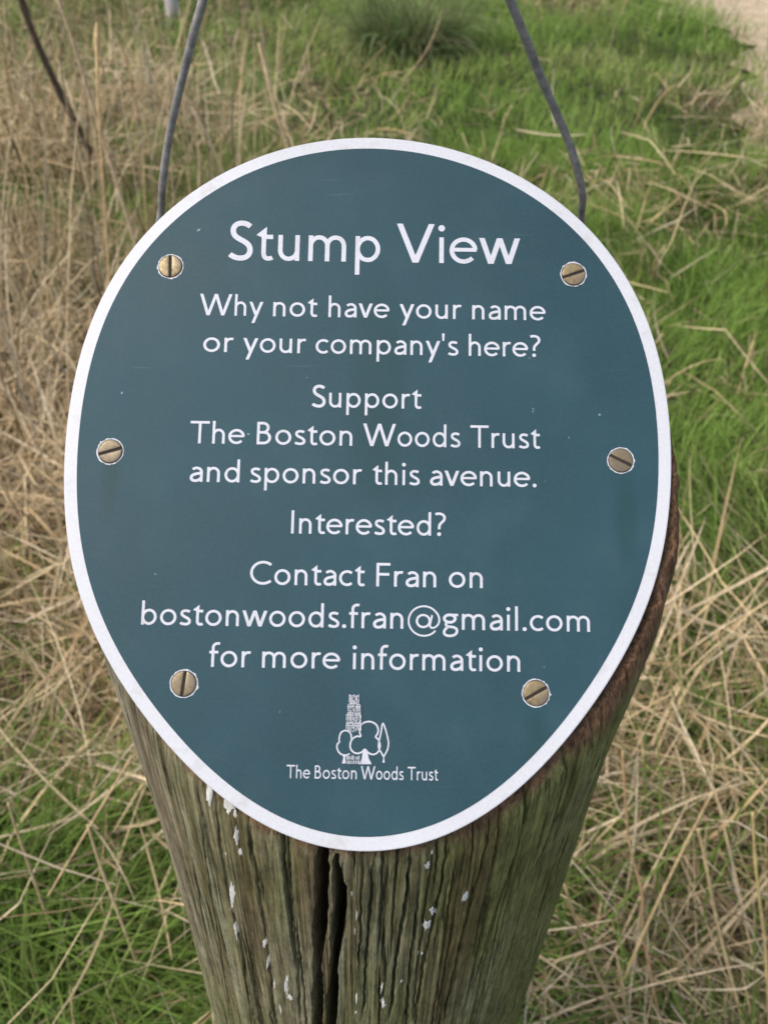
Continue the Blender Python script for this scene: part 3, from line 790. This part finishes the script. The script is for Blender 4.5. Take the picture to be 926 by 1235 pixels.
def scatter(rs, N, x0, x1, y0, y1, accept):
    out = []
    m = 0
    while m < N:
        x = rs.uniform(x0, x1, N); y = rs.uniform(y0, y1, N)
        k = accept(x, y) > rs.rand(N)
        k &= keep_clear(x, y) & (np.abs(x) < 1.0 + .60 * np.maximum(y, .2)) & (x < path_edge(y) + np.abs(rs.normal(0, .17, N)) - .05)
        out.append(np.stack([x[k], y[k]], -1)); m += k.sum()
        if len(out) > 30: break
    P = np.concatenate(out)[:N]
    return np.concatenate([P, np.zeros((len(P), 1))], 1)

def grass():
    rs = np.random.RandomState(5)
    U = rs.uniform
    green = Patch(); dry = Patch(); litter = Patch()
    # --- green sward ------------------------------------------------------------
    def gr(N, x0, x1, y0, y1, Lr, Wr, acc, K=4, pal=GREEN, dim=1.0, leanr=(.05, .6), curvr=(.3, 1.3)):
        P = scatter(rs, N, x0, x1, y0, y1, acc); n = len(P)
        cl = fbm(P[:, 0] * 6, P[:, 1] * 6, 301, 3)
        L = U(*Lr, n) * (.55 + .9 * cl)
        hue = palette(rs, n, pal); yg = palette(rs, n, YGREEN)
        f = np.clip((fbm(P[:, 0] * 2.2 + 7, P[:, 1] * 2.2, 305, 3) - .40) * 3, .14, .88)[:, None] * rs.rand(n)[:, None]
        hue = hue * (1 - f) + yg * f
        az = U(0, 2 * math.pi, n) * .6 + fbm(P[:, 0] * 3, P[:, 1] * 3, 309, 2) * 9
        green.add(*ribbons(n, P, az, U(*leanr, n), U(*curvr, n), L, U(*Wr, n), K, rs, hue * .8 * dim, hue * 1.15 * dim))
    wet = lambda x, y: np.clip(1.05 - dryness(x, y), .13, 1)
    gr(78000, -2.2, 2.2, .95, 3.2, (.05, .14), (.0025, .0050), wet)
    gr(74000, -3.0, 2.6, 2.8, 7.5, (.04, .11), (.004, .0075), wet, K=3, curvr=(.2, 1.0))
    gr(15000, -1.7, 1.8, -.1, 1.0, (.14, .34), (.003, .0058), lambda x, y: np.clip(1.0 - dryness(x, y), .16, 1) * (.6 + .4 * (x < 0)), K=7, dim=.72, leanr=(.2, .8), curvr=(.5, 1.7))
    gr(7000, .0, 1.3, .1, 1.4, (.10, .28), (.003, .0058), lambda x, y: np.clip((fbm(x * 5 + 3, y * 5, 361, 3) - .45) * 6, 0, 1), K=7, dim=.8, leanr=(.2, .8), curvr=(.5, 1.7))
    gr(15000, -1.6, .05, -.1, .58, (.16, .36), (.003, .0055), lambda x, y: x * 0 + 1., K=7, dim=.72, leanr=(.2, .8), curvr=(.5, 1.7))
    # --- standing dry leaves and stalks ------------------------------------------
    def st(N, x0, x1, y0, y1, Lr, Wr, acc, K=6, leanr=(.02, .4), curvr=(.0, .7), kink=.35, pal=STRAW, taper=3.0, bias=None, f=.45):
        P = scatter(rs, N, x0, x1, y0, y1, acc); n = len(P)
        cl = fbm(P[:, 0] * 5 + 3, P[:, 1] * 5, 321, 3)
        L = U(*Lr, n) * (.5 + cl)
        a = palette(rs, n, pal); b = palette(rs, n, SHADE_BROWN); m = (rs.rand(n) < f)[:, None]
        c = np.where(m, b, a)
        az = U(0, 2 * math.pi, n)
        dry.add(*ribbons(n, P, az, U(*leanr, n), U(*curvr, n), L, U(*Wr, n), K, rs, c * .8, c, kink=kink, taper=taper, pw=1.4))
    dr = lambda x, y: dryness(x, y)
    near_or_left = lambda x, y: dryness(x, y) * np.where((x > -.1) & (y > 1.0), .15, 1) * np.where((x < 0) & (y < .62), .3, 1)
    st(12500, -2.0, 1.6, .45, 2.4, (.08, .26), (.0018, .0050), near_or_left, K=8, leanr=(.2, 1.3), curvr=(.0, 1.8), kink=.5, taper=2.0)
    st(9000, -3.0, 2.6, 2.0, 7.0, (.06, .15), (.004, .008), lambda x, y: dryness(x, y) * np.where(x > -.4, .45, 1), K=5, leanr=(.3, 1.3), curvr=(0, 1.6))
    # broad dead leaves curling over the thatch
    st(3600, -1.6, 1.5, .35, 2.4, (.12, .34), (.0045, .0085), near_or_left, K=9, leanr=(.2, 1.2), curvr=(.6, 2.4), kink=.5, taper=1.5, f=.25)
    # tall stalks on the left
    tall = lambda x, y: dryness(x, y) * (x < -.33 - .02 * y) * np.clip((fbm(x * 4, y * 4, 333, 2) - .30) * 3, 0, 1)
    st(800, -2.2, -.3, .75, 3.4, (.35, .80), (.0022, .0046), tall, K=8, leanr=(.0, .30), curvr=(.0, .45), kink=.22, taper=6, f=.12)
    st(650, -2.2, -.3, .7, 3.2, (.30, .65), (.004, .0085), tall, K=8, leanr=(.05, .45), curvr=(.3, 1.6), kink=.35, taper=1.6, f=.2)
    # --- collapsed thatch: straw lying in all directions --------------------------
    def lay(N, x0, x1, y0, y1, Lr, Wr, zmax, acc, pal, K=4, kink=.5):
        P = scatter(rs, N, x0, x1, y0, y1, acc); n = len(P)
        cl = np.clip(fbm(P[:, 0] * 7, P[:, 1] * 7, 341, 3) * 1.7 - .35, .05, 1)
        P[:, 2] = U(.0, 1, n) ** 1.2 * zmax * cl
        c = palette(rs, n, pal)
        litter.add(*ribbons(n, P, U(0, 2 * math.pi, n), U(.9, 1.75, n), rs.normal(0, .5, n), U(*Lr, n), U(*Wr, n), K, rs, c, c * 1.1, kink=kink, taper=4))
    lay(15000, -2.0, 1.8, .1, 2.3, (.06, .26), (.0014, .0034), .10, lambda x, y: np.clip(near_or_left(x, y), .04, 1), SHADE_BROWN)
    lay(7000, -2.0, 1.8, .3, 1.9, (.08, .32), (.0018, .0042), .26, lambda x, y: np.clip(near_or_left(x, y), .0, 1), STRAW)
    lay(19000, -2.0, 1.8, .2, 2.4, (.03, .12), (.0010, .0022), .22, lambda x, y: np.clip(near_or_left(x, y), .02, 1), STRAW, K=4, kink=.8)
    lay(11000, -2.0, 1.8, .2, 2.3, (.015, .07), (.0018, .0048), .24, lambda x, y: np.clip(near_or_left(x, y), .03, 1), STRAW + SHADE_BROWN, K=2, kink=.2)
    clump = lambda x, y: dryness(x, y) * np.where((x > -.3) & (y > 1.1), .15, 1) * np.clip((fbm(x * 3.2 + 5, y * 3.2, 351, 3) - .50) * 8, 0, 1)
    lay(9000, -1.9, 1.5, .5, 3.6, (.10, .34), (.0022, .0060), .30, clump, STRAW, K=6, kink=.6)
    lay(450, -1.0, .0, .1, .6, (.10, .34), (.0014, .0028), .30, lambda x, y: x * 0 + 1., STRAW)
    lay(10000, -3, 2.5, 2.0, 7, (.05, .18), (.003, .006), .09, lambda x, y: np.clip(dryness(x, y), .08, 1), SHADE_BROWN + STRAW, K=3)
    tag(green.build('green_grass', M_GREEN), 'fresh green grass growing behind the sign and at the foot of the post', 'grass', kind='stuff')
    tag(dry.build('dry_grass', M_DRY), 'tall dry straw-coloured grass standing at the left and in pale clumps', 'grass', kind='stuff')
    tag(litter.build('dead_grass_litter', M_DRY), 'tangled dead grass lying flat on both sides of the post', 'grass', kind='stuff')
grass()

def tussock():
    rs = np.random.RandomState(8); n = 1500; U = rs.uniform
    a = U(0, 2 * math.pi, n); r = .15 * rs.rand(n)
    P = np.stack([.03 + r * np.cos(a) * 1.3, 4.25 + r * np.sin(a), np.zeros(n)], -1)
    az = np.pi / 2 - a + rs.normal(0, .9, n)
    c = palette(rs, n, DKGREEN); c = c * np.exp(rs.normal(0, .3, n))[:, None]; c[rs.rand(n) < .16] = (.34, .30, .17)
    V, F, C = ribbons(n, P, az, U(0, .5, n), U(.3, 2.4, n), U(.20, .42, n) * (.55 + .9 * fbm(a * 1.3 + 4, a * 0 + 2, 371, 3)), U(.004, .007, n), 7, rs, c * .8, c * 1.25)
    tag(np_mesh('grass_tussock', V, F, M_GREEN, col=C), 'dark green drooping grass tussock standing alone behind the top of the sign', 'grass tussock')
tussock()

# a few stalks one can tell apart
def stalk(pts, label, r=.0016, col=(.48, .36, .21), leafy=False, foot=True, name='dry_stalk', group='single dry grass stalks', mat=None, head=False):
    P = [at_depth(*p) for p in pts]
    if foot:
        low = min((P[0], P[-1]), key=lambda q: q[2]); hi = P[0] if low is P[-1] else P[-1]
        d = low - (P[1] if low is P[0] else P[-2]); d = d / np.linalg.norm(d)
        if d[2] > -.25: d = d + np.array([0, 0, -.6]); d /= np.linalg.norm(d)
        ft = low + d * (low[2] / -d[2] + .02)
        P = [ft] + P if low is P[0] else P + [ft]
        if low is not P[0] and P[-1] is ft: P = P[::-1]
    Q = spline(P, 7); n = len(Q)
    R = r * np.linspace(1.15, .7, n) * (1 + .25 * (np.arange(n) % 11 == 0))
    if head: R = R * (1 + 1.6 * np.exp(-((np.linspace(0, 1, n) - .88) / .07) ** 2) * (.7 + .6 * vnoise(np.arange(n) * 1.7, np.zeros(n), 6)))
    c = np.array(col)[None] * np.array([1.38, 1.33, 1.2]) * (.85 + .3 * vnoise(np.arange(n) * .5, np.zeros(n), 3))[:, None]
    return tag(tube(name, Q, R, mat or M_DRY, seg=7, col=None if mat else c), label, 'plant stalk', group)

stalk([(680, 1067, .84), (709, 1150, .88), (751, 1240, .93)], 'straight straw stalk leaning away just right of the post foot', .0021)
stalk([(750, 905, .94), (758, 1014, .96), (773, 1073, .97), (777, 1135, .99), (797, 1240, 1.02)], 'bent brown straw with a swollen sheath low right of the post', .0019, (.42, .29, .17))
stalk([(859, 955, .90), (819, 1033, .94), (776, 1125, .98), (739, 1215, 1.03)], 'pale straw slanting down leftwards across the other stalks at lower right', .0019, (.55, .44, .26))
stalk([(841, 999, .92), (853, 1054, .94), (865, 1116, .97), (897, 1240, 1.02)], 'long pale straw bending down towards the lower right corner', .0020, (.54, .43, .26))
stalk([(907, 980, .88), (911, 1050, .90), (922, 1140, .93), (928, 1235, .96)], 'yellow straw stalk hugging the right edge low down', .0020, (.50, .40, .20))
stalk([(159, 913, .98), (108, 997, .95), (58, 1081, .92)], 'long thin straw slanting to the post across the lower left grass', .0013, (.45, .35, .22), foot=False)
stalk([(106, 995, .90), (120, 1040, .93), (141, 1096, .97)], 'pale double straw lying over green grass left of the post', .0017, (.55, .45, .30))
stalk([(10, 968, .90), (22, 1005, .93), (37, 1048, .97)], 'short pale straw near the left edge below the middle', .0016, (.50, .40, .27))
stalk([(312, 52, 2.0), (322, 92, 2.02), (331, 130, 2.05), (347, 178, 2.1)], 'pale upright stalk leaning above the left shoulder of the sign', .0040, (.50, .40, .27))
stalk([(117, 28, 1.45), (117, 70, 1.46), (119, 125, 1.48), (130, 300, 1.6)], 'tall straw stalk with a thick seed head at upper left', .0024, head=True, col= (.50, .38, .22))
stalk([(70, 0, 1.5), (88, 50, 1.53), (105, 105, 1.57)], 'pale slim stalk beside the dark stem at upper left', .0030, (.45, .36, .26))
stalk([(10, -60, 2.2), (33, 20, 2.4), (60, 85, 2.55), (95, 155, 2.75)], 'dark brown woody stem leaning at the upper left corner', .011, name='woody_stem', mat=M_STEM, group='stems')
def stake():
    base = np.array([-1.06, 4.67, -.05])
    Q = [base + np.array([.01 * math.sin(i), 0, .1 * i]) for i in range(9)]
    tag(tube('wooden_stake', Q, .032, M_PALE, seg=14), 'pale weathered stake standing in far grass at the top edge, left of the wire', 'stake')
stake()
